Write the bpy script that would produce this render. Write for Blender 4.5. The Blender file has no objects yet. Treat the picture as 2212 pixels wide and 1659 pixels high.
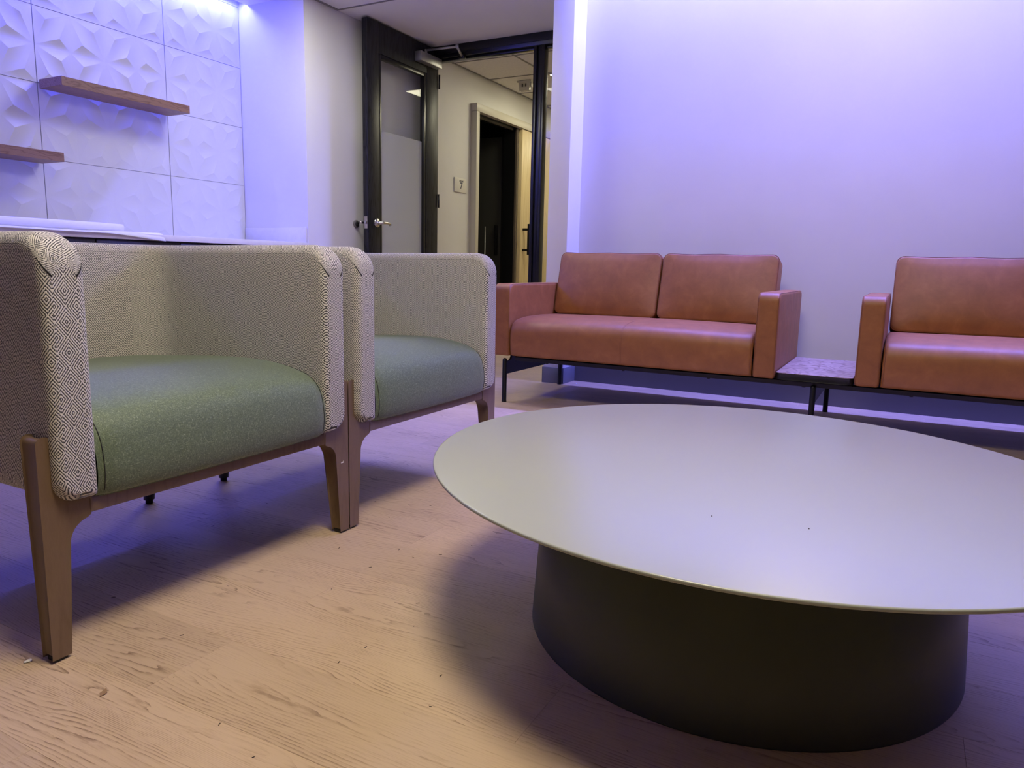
import bpy, bmesh, math, random
from mathutils import Vector, Matrix
random.seed(7)
S = bpy.context.scene
COL = S.collection
PI = math.pi

# ------------------------------------------------------------------ camera, world, light level
cam = bpy.data.cameras.new('camera')
cam.sensor_width = 36.0
cam.lens = 36.0 * 1577.03 / 2212.0
cam.clip_start = 0.02
co = bpy.data.objects.new('camera', cam)
COL.objects.link(co)
_R = Vector((0.4726, -0.8810, 0.0222)); _F = Vector((0.8717, 0.4636, -0.1588)).normalized()
_R = (_R - _F * _R.dot(_F)).normalized(); _U = _R.cross(_F)
_m = Matrix(((_R.x, _U.x, -_F.x, 0), (_R.y, _U.y, -_F.y, 0), (_R.z, _U.z, -_F.z, 0.72), (0, 0, 0, 1)))
co.matrix_world = _m
S.camera = co
W = bpy.data.worlds.new('world'); S.world = W
W.use_nodes = True
W.node_tree.nodes['Background'].inputs[0].default_value = (0.02, 0.02, 0.03, 1)
W.node_tree.nodes['Background'].inputs[1].default_value = 1.0
S.view_settings.view_transform = 'Standard'
S.view_settings.look = 'None'
S.view_settings.exposure = 0.0
S.view_settings.gamma = 1.0
S.view_settings.use_curve_mapping = False

LED_NICHE = (0.075, 0.085, 1.0)
LED_SOFA = (0.18, 0.19, 1.0)
NICHE_LED_W = 85.0
SOFA_LED_W = 350.0
PANEL_WARM = 46.0
DOWNLIGHT = 30.0
SOFA_FILL = 9.0
PANEL_NEUTRAL = 16.0
CORRIDOR = 17.0


def area_light(name, loc, sx, sy, power, color, rot=(0, 0, 0), spread=PI):
    l = bpy.data.lights.new(name, 'AREA')
    l.shape = 'RECTANGLE'; l.size = sx; l.size_y = sy
    l.energy = power; l.color = color; l.spread = spread
    o = bpy.data.objects.new(name, l); COL.objects.link(o)
    o.location = loc; o.rotation_euler = rot
    return o


# strip lights in the ceiling slots over the tiled niche and over the sofa wall (they shine straight down)
area_light('niche_strip_lamp', (2.0, 4.204, 2.473), 3.66, 0.02, NICHE_LED_W, LED_NICHE)
area_light('sofa_strip_lamp', (4.200, -0.65, 3.10), 0.02, 4.9, SOFA_LED_W, LED_SOFA)


# ------------------------------------------------------------------ material helpers
def new_mat(name):
    m = bpy.data.materials.new(name); m.use_nodes = True
    nt = m.node_tree
    b = nt.nodes['Principled BSDF']
    return m, nt, b


def nd(nt, kind, **kw):
    n = nt.nodes.new(kind)
    for k, v in kw.items():
        if k.startswith('i_'):
            n.inputs[k[2:].replace('_', ' ')].default_value = v
        else:
            setattr(n, k, v)
    return n


def mathn(nt, op, a, b=None, c=None):
    n = nt.nodes.new('ShaderNodeMath'); n.operation = op
    for i, v in enumerate((a, b, c)):
        if v is None: continue
        if isinstance(v, (int, float)): n.inputs[i].default_value = v
        else: nt.links.new(v, n.inputs[i])
    return n.outputs[0]


def ramp(nt, fac, stops):
    r = nt.nodes.new('ShaderNodeValToRGB')
    els = r.color_ramp.elements
    while len(els) < len(stops): els.new(0.5)
    for e, (p, c) in zip(els, stops):
        e.position = p; e.color = (c[0], c[1], c[2], 1)
    nt.links.new(fac, r.inputs[0])
    return r.outputs[0]


def mix(nt, fac, a, b):
    n = nt.nodes.new('ShaderNodeMix'); n.data_type = 'RGBA'
    for sock, v in ((n.inputs[0], fac), (n.inputs[6], a), (n.inputs[7], b)):
        if isinstance(v, (int, float)): sock.default_value = v
        elif isinstance(v, tuple): sock.default_value = (v[0], v[1], v[2], 1)
        else: nt.links.new(v, sock)
    return n.outputs[2]


def bump(nt, b, h, strength=0.3, dist=0.002):
    n = nt.nodes.new('ShaderNodeBump')
    n.inputs['Strength'].default_value = strength; n.inputs['Distance'].default_value = dist
    nt.links.new(h, n.inputs['Height']); nt.links.new(n.outputs[0], b.inputs['Normal'])


def coords(nt, kind='Object', scale=(1, 1, 1), offset=None):
    t = nt.nodes.new('ShaderNodeTexCoord')
    mp = nt.nodes.new('ShaderNodeMapping'); mp.inputs['Scale'].default_value = scale
    nt.links.new(t.outputs[kind], mp.inputs['Vector'])
    if offset is not None: nt.links.new(offset, mp.inputs['Location'])
    return mp.outputs[0]


def noise(nt, vec, scale, detail=3, rough=0.5, dist=0.0):
    n = nt.nodes.new('ShaderNodeTexNoise')
    n.inputs['Scale'].default_value = scale; n.inputs['Detail'].default_value = detail
    n.inputs['Roughness'].default_value = rough; n.inputs['Distortion'].default_value = dist
    nt.links.new(vec, n.inputs['Vector'])
    return n.outputs['Fac']


def plain(name, col, rough=0.5, metal=0.0, spec=0.5, nscale=0, namp=0.0, bstr=0.0, bscale=300, coat=0.0):
    m, nt, b = new_mat(name)
    b.inputs['Roughness'].default_value = rough; b.inputs['Metallic'].default_value = metal
    b.inputs['Specular IOR Level'].default_value = spec
    b.inputs['Coat Weight'].default_value = coat
    v = coords(nt)
    f = noise(nt, v, nscale or 8, 4)
    lo = tuple(max(0, c * (1 - namp)) for c in col); hi = tuple(c * (1 + namp) for c in col)
    c = ramp(nt, f, [(0.3, lo), (0.7, hi)])
    nt.links.new(c, b.inputs['Base Color'])
    if bstr: bump(nt, b, noise(nt, v, bscale, 3), bstr, 0.001)
    return m


def emit(name, col, strength):
    m, nt, b = new_mat(name)
    nt.nodes.remove(b)
    e = nt.nodes.new('ShaderNodeEmission')
    e.inputs[0].default_value = (*col, 1); e.inputs[1].default_value = strength
    nt.links.new(e.outputs[0], nt.nodes['Material Output'].inputs[0])
    return m


def wood(name, dark, mid, light, ring=9.0, stretch=(1, 1, 1), rough=0.4, big=3.0, rnd=False, fine=0.35, lines=0.5, bstr=0.12):
    """Wood grain: contour lines of a stretched noise give cathedrals, a finer noise gives pores."""
    m, nt, b = new_mat(name)
    b.inputs['Roughness'].default_value = rough
    off = None
    if rnd:
        oi = nt.nodes.new('ShaderNodeObjectInfo')
        cb = nt.nodes.new('ShaderNodeCombineXYZ')
        nt.links.new(mathn(nt, 'MULTIPLY', oi.outputs['Random'], 37.0), cb.inputs[0])
        nt.links.new(mathn(nt, 'MULTIPLY', oi.outputs['Random'], 91.0), cb.inputs[1])
        nt.links.new(mathn(nt, 'MULTIPLY', oi.outputs['Random'], 13.0), cb.inputs[2])
        off = cb.outputs[0]
    v = coords(nt, 'Object', stretch, off)
    n1 = noise(nt, v, big, 2, 0.45, 0.25)
    fr = mathn(nt, 'FRACT', mathn(nt, 'MULTIPLY', n1, ring))
    tri = mathn(nt, 'ABSOLUTE', mathn(nt, 'SUBTRACT', fr, 0.5))
    line = mathn(nt, 'POWER', mathn(nt, 'MULTIPLY', tri, 2.0), 3.0)
    v2 = coords(nt, 'Object', tuple(s * k for s, k in zip(stretch, (6, 2.5, 6))), off)
    n2 = noise(nt, v2, big * 5, 5, 0.65)
    n3 = noise(nt, v, big * 0.5, 2)
    f = mathn(nt, 'ADD', mathn(nt, 'MULTIPLY', line, lines), mathn(nt, 'MULTIPLY', mathn(nt, 'SUBTRACT', n2, 0.5), fine * 2))
    f = mathn(nt, 'ADD', f, mathn(nt, 'MULTIPLY', mathn(nt, 'SUBTRACT', n3, 0.5), 0.5))
    c = ramp(nt, f, [(0.0, light), (0.35, mid), (0.85, dark)])
    if rnd:
        hv = nt.nodes.new('ShaderNodeHueSaturation')
        nt.links.new(mathn(nt, 'ADD', mathn(nt, 'MULTIPLY', oi.outputs['Random'], 0.16), 0.92), hv.inputs['Value'])
        nt.links.new(c, hv.inputs['Color']); c = hv.outputs[0]
    nt.links.new(c, b.inputs['Base Color'])
    bump(nt, b, mathn(nt, 'SUBTRACT', 1.0, f), bstr, 0.001)
    return m


M = {}
M['paint'] = plain('wall_paint', (0.74, 0.73, 0.71), 0.55, nscale=3, namp=0.02, bstr=0.12, bscale=350)
M['corridor_paint'] = plain('corridor_paint', (0.74, 0.71, 0.64), 0.55, nscale=3, namp=0.02, bstr=0.1, bscale=350)
M['ceiling'] = plain('ceiling_paint', (0.74, 0.73, 0.72), 0.7, nscale=3, namp=0.02)
M['acoustic'] = plain('acoustic_tile', (0.72, 0.70, 0.66), 0.85, nscale=60, namp=0.05, bstr=0.2, bscale=400)
M['grid'] = plain('ceiling_grid_metal', (0.22, 0.21, 0.20), 0.5)
M['tile'] = plain('relief_tile', (0.66, 0.66, 0.67), 0.38, nscale=4, namp=0.01)
M['grout'] = plain('grout', (0.72, 0.72, 0.74), 0.8)
M['quartz'] = plain('counter_quartz', (0.74, 0.73, 0.72), 0.3, nscale=30, namp=0.03)
M['cabinet'] = wood('cabinet_laminate', (0.004, 0.004, 0.006), (0.008, 0.008, 0.011), (0.016, 0.016, 0.02), 8, (8, 8, 1), 0.35)
M['shelf'] = wood('shelf_walnut', (0.10, 0.045, 0.025), (0.20, 0.105, 0.06), (0.28, 0.16, 0.10), 11, (1.2, 6, 6), 0.45, big=3.5)
M['far_paint'] = plain('room_paint', (0.06, 0.06, 0.065), 0.7)
M['paper'] = plain('paper', (0.80, 0.80, 0.82), 0.7, nscale=5, namp=0.02)
M['ink'] = plain('paper_ink', (0.12, 0.12, 0.16), 0.7)
M['espresso'] = wood('espresso_wood', (0.003, 0.003, 0.004), (0.006, 0.006, 0.008), (0.022, 0.022, 0.028), 9, (9, 9, 0.8), 0.38, big=2.5)
M['espresso'].node_tree.nodes['Principled BSDF'].inputs['Specular IOR Level'].default_value = 0.25
M['frame'] = plain('black_frame_metal', (0.006, 0.006, 0.009), 0.28, nscale=5, namp=0.1)
M['nickel'] = plain('satin_nickel', (0.55, 0.53, 0.50), 0.27, metal=1.0)
M['aluminium'] = plain('painted_aluminium', (0.42, 0.42, 0.42), 0.35, metal=0.7)
M['black'] = plain('black_powder_coat', (0.006, 0.006, 0.007), 0.35)
M['rubber'] = plain('black_rubber', (0.008, 0.008, 0.008), 0.6)
M['grey_rubber'] = plain('grey_rubber', (0.16, 0.15, 0.15), 0.5)
M['base'] = plain('grey_rubber_base', (0.16, 0.165, 0.18), 0.45, nscale=5, namp=0.05)
M['casing'] = plain('greige_casing', (0.52, 0.49, 0.41), 0.4)
M['maple'] = wood('maple_veneer', (0.50, 0.38, 0.19), (0.60, 0.47, 0.25), (0.66, 0.53, 0.30), 5, (6, 6, 0.6), 0.4, big=2.0)
M['brown'] = plain('brown_jamb', (0.10, 0.075, 0.055), 0.5)
M['dark'] = plain('unlit_room_paint', (0.02, 0.02, 0.018), 0.8)  # near-black: the unlit room's darkness is put into the wall colour
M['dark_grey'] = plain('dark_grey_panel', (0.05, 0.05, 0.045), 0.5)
M['sign'] = plain('sign_plastic', (0.72, 0.70, 0.64), 0.4)
M['plastic'] = plain('white_plastic', (0.55, 0.53, 0.47), 0.4)
M['lens'] = plain('grey_lens', (0.12, 0.11, 0.1), 0.2)
M['sage'] = plain('sage_lacquer', (0.36, 0.385, 0.315), 0.30, spec=0.55, nscale=2, namp=0.015, bstr=0.03, bscale=700)
M['sage_dark'] = plain('sage_lacquer_dark', (0.095, 0.105, 0.075), 0.45, spec=0.35, nscale=2, namp=0.015)  # one even tone for the drum base, darker than the top
M['chairwood'] = wood('walnut_stain', (0.105, 0.066, 0.034), (0.155, 0.10, 0.054), (0.185, 0.122, 0.07), 7, (5, 5, 0.8), 0.38, big=3.0, lines=0.3)
M['floor_sub'] = plain('floor_screed', (0.25, 0.17, 0.10), 0.7)


def plank_mat():
    m, nt, b = new_mat('oak_plank')
    b.inputs['Roughness'].default_value = 0.44
    oi = nt.nodes.new('ShaderNodeObjectInfo')
    cb = nt.nodes.new('ShaderNodeCombineXYZ')
    for i, k in enumerate((37.0, 91.0, 13.0)): nt.links.new(mathn(nt, 'MULTIPLY', oi.outputs['Random'], k), cb.inputs[i])
    off = cb.outputs[0]
    v = coords(nt, 'Object', (1.0, 0.13, 1.0), off)
    n1 = noise(nt, v, 7.5, 2.0, 0.42, 0.55)
    n1b = noise(nt, coords(nt, 'Object', (1.0, 0.5, 1.0), off), 60.0, 2, 0.5)
    n1 = mathn(nt, 'ADD', n1, mathn(nt, 'MULTIPLY', mathn(nt, 'SUBTRACT', n1b, 0.5), 0.022))
    sx = nt.nodes.new('ShaderNodeSeparateXYZ'); nt.links.new(coords(nt), sx.inputs[0])
    fr = mathn(nt, 'FRACT', mathn(nt, 'ADD', mathn(nt, 'MULTIPLY', n1, 24.0), mathn(nt, 'MULTIPLY', sx.outputs[0], 125.0)))
    line = mathn(nt, 'POWER', fr, 3.0)                                    # sharp late-wood edge, soft early wood
    breaks = noise(nt, coords(nt, 'Object', (1.0, 0.16, 1.0), off), 150.0, 3, 0.6)
    line = mathn(nt, 'MULTIPLY', line, ramp(nt, breaks, [(0.36, (0.15,) * 3), (0.58, (1.0,) * 3)]))
    pores = noise(nt, coords(nt, 'Object', (1.0, 0.045, 1.0), off), 420.0, 2, 0.6)
    pr = ramp(nt, pores, [(0.52, (0,) * 3), (0.68, (1,) * 3)])
    big = noise(nt, coords(nt, 'Object', (1.0, 0.3, 1.0), off), 9.0, 3, 0.5)
    mask = noise(nt, coords(nt, 'Object', (1.0, 0.2, 1.0), off), 11.0, 2, 0.5)
    ms = ramp(nt, mask, [(0.38, (0.35,) * 3), (0.60, (1.0,) * 3)])
    f = mathn(nt, 'ADD', mathn(nt, 'MULTIPLY', mathn(nt, 'MULTIPLY', line, ms), 0.85), mathn(nt, 'MULTIPLY', pr, 0.20))
    f = mathn(nt, 'ADD', f, mathn(nt, 'MULTIPLY', mathn(nt, 'SUBTRACT', big, 0.5), 0.55))
    c = ramp(nt, f, [(0.0, (0.56, 0.42, 0.26)), (0.30, (0.475, 0.345, 0.205)), (0.85, (0.20, 0.128, 0.068))])
    hv = nt.nodes.new('ShaderNodeHueSaturation')
    nt.links.new(mathn(nt, 'ADD', mathn(nt, 'MULTIPLY', oi.outputs['Random'], 0.14), 0.93), hv.inputs['Value'])
    nt.links.new(c, hv.inputs['Color'])
    nt.links.new(hv.outputs[0], b.inputs['Base Color'])
    bump(nt, b, mathn(nt, 'SUBTRACT', 1.0, f), 0.25, 0.0006)
    return m


M['plank'] = plank_mat()
M['ledge'] = wood('ash_veneer', (0.13, 0.075, 0.06), (0.27, 0.185, 0.155), (0.46, 0.35, 0.30), 9, (5, 3, 3), 0.42, big=2.6, lines=0.75)
M['warm'] = emit('warm_diffuser', (1.0, 0.87, 0.68), PANEL_WARM)
M['neutral'] = emit('neutral_diffuser', (1.0, 0.97, 0.90), PANEL_NEUTRAL)
M['sofa_fill'] = emit('sofa_fill_diffuser', (1.0, 0.86, 0.80), SOFA_FILL)
M['down'] = emit('downlight_lens', (1.0, 0.94, 0.86), DOWNLIGHT)
M['corr_light'] = emit('corridor_diffuser', (1.0, 0.93, 0.66), CORRIDOR)
M['led_body'] = plain('led_channel', (0.6, 0.6, 0.6), 0.5)
M['crumb'] = plain('plaster_crumb', (0.80, 0.79, 0.76), 0.8)
M['chip'] = plain('wood_chip', (0.30, 0.19, 0.10), 0.8)
M['speck'] = plain('dark_speck', (0.03, 0.02, 0.015), 0.8)
M['thread'] = plain('dark_thread', (0.02, 0.02, 0.022), 0.8)
M['stitch'] = plain('tan_stitch', (0.20, 0.075, 0.025), 0.7)


def glass_mat(name, tint=(0.96, 0.97, 0.97), gloss=0.9):
    m, nt, b = new_mat(name)
    nt.nodes.remove(b)
    t = nt.nodes.new('ShaderNodeBsdfTransparent'); t.inputs[0].default_value = (*tint, 1)
    g = nt.nodes.new('ShaderNodeBsdfGlossy'); g.inputs['Roughness'].default_value = 0.02
    ge = nt.nodes.new('ShaderNodeNewGeometry'); vm = nt.nodes.new('ShaderNodeVectorMath'); vm.operation = 'DOT_PRODUCT'
    nt.links.new(ge.outputs['Normal'], vm.inputs[0]); nt.links.new(ge.outputs['Incoming'], vm.inputs[1])
    cs = mathn(nt, 'SUBTRACT', 1.0, mathn(nt, 'ABSOLUTE', vm.outputs['Value']))
    fres = mathn(nt, 'ADD', 0.04, mathn(nt, 'MULTIPLY', mathn(nt, 'POWER', cs, 5.0), 0.96))
    mx = nt.nodes.new('ShaderNodeMixShader')
    nt.links.new(mathn(nt, 'MULTIPLY', fres, gloss), mx.inputs[0])
    nt.links.new(t.outputs[0], mx.inputs[1]); nt.links.new(g.outputs[0], mx.inputs[2])
    nt.links.new(mx.outputs[0], nt.nodes['Material Output'].inputs[0])
    return m


M['glass'] = glass_mat('clear_glass', gloss=0.6)


def film_mat():
    m, nt, b = new_mat('pale_film')
    nt.nodes.remove(b)
    t = nt.nodes.new('ShaderNodeBsdfTransparent'); t.inputs[0].default_value = (0.9, 0.9, 0.9, 1)
    d = nt.nodes.new('ShaderNodeBsdfDiffuse'); d.inputs[0].default_value = (0.80, 0.81, 0.80, 1)
    mx = nt.nodes.new('ShaderNodeMixShader'); mx.inputs[0].default_value = 0.75
    nt.links.new(t.outputs[0], mx.inputs[1]); nt.links.new(d.outputs[0], mx.inputs[2])
    nt.links.new(mx.outputs[0], nt.nodes['Material Output'].inputs[0])
    return m


M['film'] = film_mat()


def weave_mat():
    """Goose-eye twill: concentric diamonds of cream and charcoal yarn, in metres of the UV map."""
    m, nt, b = new_mat('diamond_weave')
    b.inputs['Roughness'].default_value = 0.85
    b.inputs['Sheen Weight'].default_value = 0.15
    t = nt.nodes.new('ShaderNodeUVMap')
    nz = nt.nodes.new('ShaderNodeTexNoise'); nz.inputs['Scale'].default_value = 90; nz.inputs['Detail'].default_value = 2
    nt.links.new(t.outputs[0], nz.inputs['Vector'])
    sp = nt.nodes.new('ShaderNodeSeparateXYZ'); nt.links.new(t.outputs[0], sp.inputs[0])
    wob = mathn(nt, 'MULTIPLY', mathn(nt, 'SUBTRACT', nz.outputs['Fac'], 0.5), 0.0016)
    u = mathn(nt, 'ADD', sp.outputs[0], wob); v = mathn(nt, 'ADD', sp.outputs[1], wob)
    PX, PY, N = 0.0386, 0.053, 4.0
    tu = mathn(nt, 'DIVIDE', mathn(nt, 'PINGPONG', u, PX / 2), PX / 2)
    tv = mathn(nt, 'DIVIDE', mathn(nt, 'PINGPONG', v, PY / 2), PY / 2)
    s = mathn(nt, 'FRACT', mathn(nt, 'MULTIPLY', mathn(nt, 'ADD', tu, tv), N))
    st = mathn(nt, 'ABSOLUTE', mathn(nt, 'SUBTRACT', s, 0.5))          # 0 in the dark yarn, .5 in the cream
    # yarn crossings: every stripe is broken into short floats
    yu = mathn(nt, 'ABSOLUTE', mathn(nt, 'SUBTRACT', mathn(nt, 'FRACT', mathn(nt, 'DIVIDE', u, 0.0030)), 0.5))
    yv = mathn(nt, 'ABSOLUTE', mathn(nt, 'SUBTRACT', mathn(nt, 'FRACT', mathn(nt, 'DIVIDE', v, 0.0030)), 0.5))
    yarn = mathn(nt, 'SUBTRACT', 1.0, mathn(nt, 'MULTIPLY', mathn(nt, 'ADD', yu, yv), 0.55))
    f = mathn(nt, 'ADD', st, mathn(nt, 'MULTIPLY', mathn(nt, 'SUBTRACT', yarn, 0.72), 0.42))
    c = ramp(nt, f, [(0.16, (0.036, 0.036, 0.044)), (0.26, (0.70, 0.68, 0.63))])
    nt.links.new(c, b.inputs['Base Color'])
    h = mathn(nt, 'ADD', mathn(nt, 'MULTIPLY', st, 1.4), yarn)
    bump(nt, b, h, 0.5, 0.0015)
    return m


M['weave'] = weave_mat()


def green_mat():
    m, nt, b = new_mat('green_melange')
    b.inputs['Roughness'].default_value = 0.62
    b.inputs['Specular IOR Level'].default_value = 0.4
    b.inputs['Sheen Weight'].default_value = 0.2
    a = noise(nt, coords(nt, 'Object', (180, 900, 900)), 1.0, 3, 0.6)
    c2 = noise(nt, coords(nt, 'Object', (900, 180, 180)), 1.0, 3, 0.6)
    f = mathn(nt, 'MAXIMUM', a, c2)
    c = ramp(nt, f, [(0.42, (0.075, 0.105, 0.062)), (0.62, (0.15, 0.205, 0.12)), (0.80, (0.46, 0.54, 0.36))])
    nt.links.new(c, b.inputs['Base Color'])
    bump(nt, b, f, 0.25, 0.0008)
    return m


M['green'] = green_mat()


def leather_mat():
    m, nt, b = new_mat('tan_leather')
    v = coords(nt)
    f = noise(nt, v, 14, 6, 0.65, 0.4)
    c = ramp(nt, f, [(0.3, (0.225, 0.080, 0.015)), (0.55, (0.285, 0.104, 0.022)), (0.75, (0.345, 0.133, 0.034))])
    nt.links.new(c, b.inputs['Base Color'])
    r = nt.nodes.new('ShaderNodeMapRange')
    r.inputs[3].default_value = 0.46; r.inputs[4].default_value = 0.58
    nt.links.new(noise(nt, v, 30, 4), r.inputs[0]); nt.links.new(r.outputs[0], b.inputs['Roughness'])
    b.inputs['Specular IOR Level'].default_value = 0.6
    bump(nt, b, noise(nt, v, 420, 3, 0.6), 0.12, 0.001)
    return m


M['leather'] = leather_mat()


# ------------------------------------------------------------------ geometry helpers
class MB:
    """Collects verts / faces / uvs and links them as one mesh object."""
    def __init__(s): s.v = []; s.f = []; s.uv = []; s.sm = []

    def add(s, verts, faces, uvs=None, smooth=False):
        o = len(s.v); s.v += [tuple(p) for p in verts]
        for i, f in enumerate(faces):
            s.f.append([o + k for k in f]); s.sm.append(smooth)
            s.uv.append(uvs[i] if uvs else None)
        return s

    def box(s, x0, x1, y0, y1, z0, z1):
        v = [(x, y, z) for z in (z0, z1) for y in (y0, y1) for x in (x0, x1)]
        return s.add(v, [(0, 2, 3, 1), (4, 5, 7, 6), (0, 1, 5, 4), (2, 6, 7, 3), (0, 4, 6, 2), (1, 3, 7, 5)])

    def tube(s, pts, r, n=8, cap=True):
        pts = [Vector(p) for p in pts]; V = []; F = []
        prev = None
        for i, p in enumerate(pts):
            t = (pts[min(i + 1, len(pts) - 1)] - pts[max(i - 1, 0)]).normalized()
            if prev is None:
                a = Vector((0, 0, 1)) if abs(t.z) < 0.9 else Vector((1, 0, 0))
                x = t.cross(a).normalized()
            else:
                x = (prev - t * prev.dot(t)).normalized()
            prev = x; y = t.cross(x)
            rr = r[i] if isinstance(r, (list, tuple)) else r
            for k in range(n):
                a = 2 * PI * k / n
                V.append(p + x * math.cos(a) * rr + y * math.sin(a) * rr)
        for i in range(len(pts) - 1):
            for k in range(n):
                F.append((i * n + k, i * n + (k + 1) % n, (i + 1) * n + (k + 1) % n, (i + 1) * n + k))
        if cap:
            F.append(tuple(range(n - 1, -1, -1))); F.append(tuple((len(pts) - 1) * n + k for k in range(n)))
        return s.add(V, F, smooth=True)

    def lathe(s, prof, c=(0, 0, 0), n=64, axis='z', sx=1.0, sy=1.0, rot=0.0):
        V = []; F = []
        for r, z in prof:
            for k in range(n):
                a = 2 * PI * k / n
                x, y = r * math.cos(a) * sx, r * math.sin(a) * sy
                x, y = x * math.cos(rot) - y * math.sin(rot), x * math.sin(rot) + y * math.cos(rot)
                p = (x, y, z) if axis == 'z' else ((z, x, y) if axis == 'x' else (y, z, x))
                V.append((p[0] + c[0], p[1] + c[1], p[2] + c[2]))
        m = len(prof)
        for i in range(m - 1):
            for k in range(n):
                F.append((i * n + k, i * n + (k + 1) % n, (i + 1) * n + (k + 1) % n, (i + 1) * n + k))
        if prof[0][0] > 1e-6: F.append(tuple(range(n - 1, -1, -1)))
        if prof[-1][0] > 1e-6: F.append(tuple((m - 1) * n + k for k in range(n)))
        return s.add(V, F, smooth=True)

    def grid(s, P, uv=None, smooth=True, close=False):
        """P[i][j] points."""
        a, b = len(P), len(P[0]); V = [p for row in P for p in row]; F = []; U = []
        for i in range(a - 1):
            for j in range(b if close else b - 1):
                q = [(i, j), (i, (j + 1) % b), (i + 1, (j + 1) % b), (i + 1, j)]
                F.append([x * b + y for x, y in q])
                if uv: U.append([uv[x][y if not (close and y == 0 and j == b - 1) else b] for x, y in q])
        return s.add(V, F, U if uv else None, smooth)

    def build(s, name, mat, parent=None, bevel=0.0, bseg=2, angle=35, flip_fix=True, weld=0.0):
        me = bpy.data.meshes.new(name)
        me.from_pydata(s.v, [], s.f)
        me.polygons.foreach_set('use_smooth', s.sm)
        if any(u is not None for u in s.uv):
            L = me.uv_layers.new(name='UVMap')
            for p, u in zip(me.polygons, s.uv):
                if u is None: continue
                for li, t in zip(p.loop_indices, u): L.data[li].uv = t
        if flip_fix or bevel or weld:
            bm = bmesh.new(); bm.from_mesh(me)
            if weld: bmesh.ops.remove_doubles(bm, verts=bm.verts, dist=weld)
            if bevel:
                es = [e for e in bm.edges if len(e.link_faces) == 2 and e.calc_face_angle(0) > math.radians(angle)]
                bmesh.ops.bevel(bm, geom=es, offset=bevel, segments=bseg, affect='EDGES', profile=0.5)
                for f in bm.faces: f.smooth = True
            bmesh.ops.recalc_face_normals(bm, faces=bm.faces)
            bm.to_mesh(me); bm.free()
        me.materials.append(mat)
        if bevel and hasattr(me, 'set_sharp_from_angle'): me.set_sharp_from_angle(angle=math.radians(40))
        o = bpy.data.objects.new(name, me); COL.objects.link(o)
        if parent is not None: o.parent = parent
        return o


def tag(o, label=None, cat=None, group=None, kind=None):
    if label: o['label'] = label
    if cat: o['category'] = cat
    if group: o['group'] = group
    if kind: o['kind'] = kind
    return o


def thing(name, label, cat, loc=(0, 0, 0), group=None, rz=0.0):
    o = bpy.data.objects.new(name, None); COL.objects.link(o)
    o.empty_display_size = 0.1
    o.location = loc; o.rotation_euler = (0, 0, rz)
    return tag(o, label, cat, group)


def struct(name, boxes, mat, label=None, parent=None, bevel=0.0):
    mb = MB()
    for b in boxes: mb.box(*b)
    o = mb.build(name, mat, parent, bevel)
    if parent is None: o['kind'] = 'structure'
    if label: o['label'] = label
    return o


def copy_tree(o, parent=None):
    c = o.copy(); COL.objects.link(c)
    if parent is not None: c.parent = parent
    for ch in list(o.children): copy_tree(ch, c)
    return c


def box_part(name, b, mat, parent, bevel=0.0):
    return MB().box(*b).build(name, mat, parent, bevel)


def arc(cx, cy, r, a0, a1, n=8):
    return [(cx + r * math.cos(math.radians(a0 + (a1 - a0) * i / n)), cy + r * math.sin(math.radians(a0 + (a1 - a0) * i / n))) for i in range(n + 1)]


def prism(poly, axis, a, b):
    """Extrude a closed 2-D polygon along an axis between a and b. axis 'y': poly is (x,z); 'x': (y,z)."""
    n = len(poly); V = []
    for t in (a, b):
        for p, q in poly: V.append((p, t, q) if axis == 'y' else (t, p, q))
    F = [tuple(range(n)), tuple(range(2 * n - 1, n - 1, -1))]
    F += [(i, (i + 1) % n, n + (i + 1) % n, n + i) for i in range(n)]
    return V, F


# ------------------------------------------------------------------ main dimensions
YL = 3.673      # left wall (with the tiled niche)
XN = 3.863      # right edge of the niche
YT = 4.276      # tiled back of the niche
ZC = 2.454      # ceiling
XD = 5.19       # front of the glazed door frame
XS = 4.322      # sofa wall
XP = 4.14       # end of the short partition
YP0, YP1 = 1.845, 1.980
X0, Y0 = -6.5, -6.0  # room behind the camera
XC1 = 9.6       # far end of the corridor

# ------------------------------------------------------------------ floor: slab and single planks
fl = struct('floor', [(X0, XC1, Y0, YL + 0.65, -0.12, -0.006)], M['floor_sub'])
PW, PL = 0.184, 1.22


def plank_mesh(w, l):
    g = 0.00012; e = 0.00035
    x0, x1, y0, y1 = -w / 2 + g, w / 2 - g, -l / 2 + g, l / 2 - g
    v = [(x0, y0, -0.006), (x1, y0, -0.006), (x1, y1, -0.006), (x0, y1, -0.006),
         (x0, y0, -e), (x1, y0, -e), (x1, y1, -e), (x0, y1, -e),
         (x0 + e, y0 + e, 0), (x1 - e, y0 + e, 0), (x1 - e, y1 - e, 0), (x0 + e, y1 - e, 0)]
    f = [(8, 9, 10, 11)]
    for a, b in ((0, 4), (4, 8)):
        f += [(a + i, a + (i + 1) % 4, b + (i + 1) % 4, b + i) for i in range(4)]
    me = bpy.data.meshes.new('plank'); me.from_pydata(v, [], f); me.materials.append(M['plank'])
    return me


_pm = {}


def plank(xc, y0, y1):
    l = round(y1 - y0, 3)
    if l not in _pm: _pm[l] = plank_mesh(PW, l)
    o = bpy.data.objects.new('plank', _pm[l]); COL.objects.link(o)
    o.parent = fl; o.location = (xc, (y0 + y1) / 2, 0)


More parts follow.
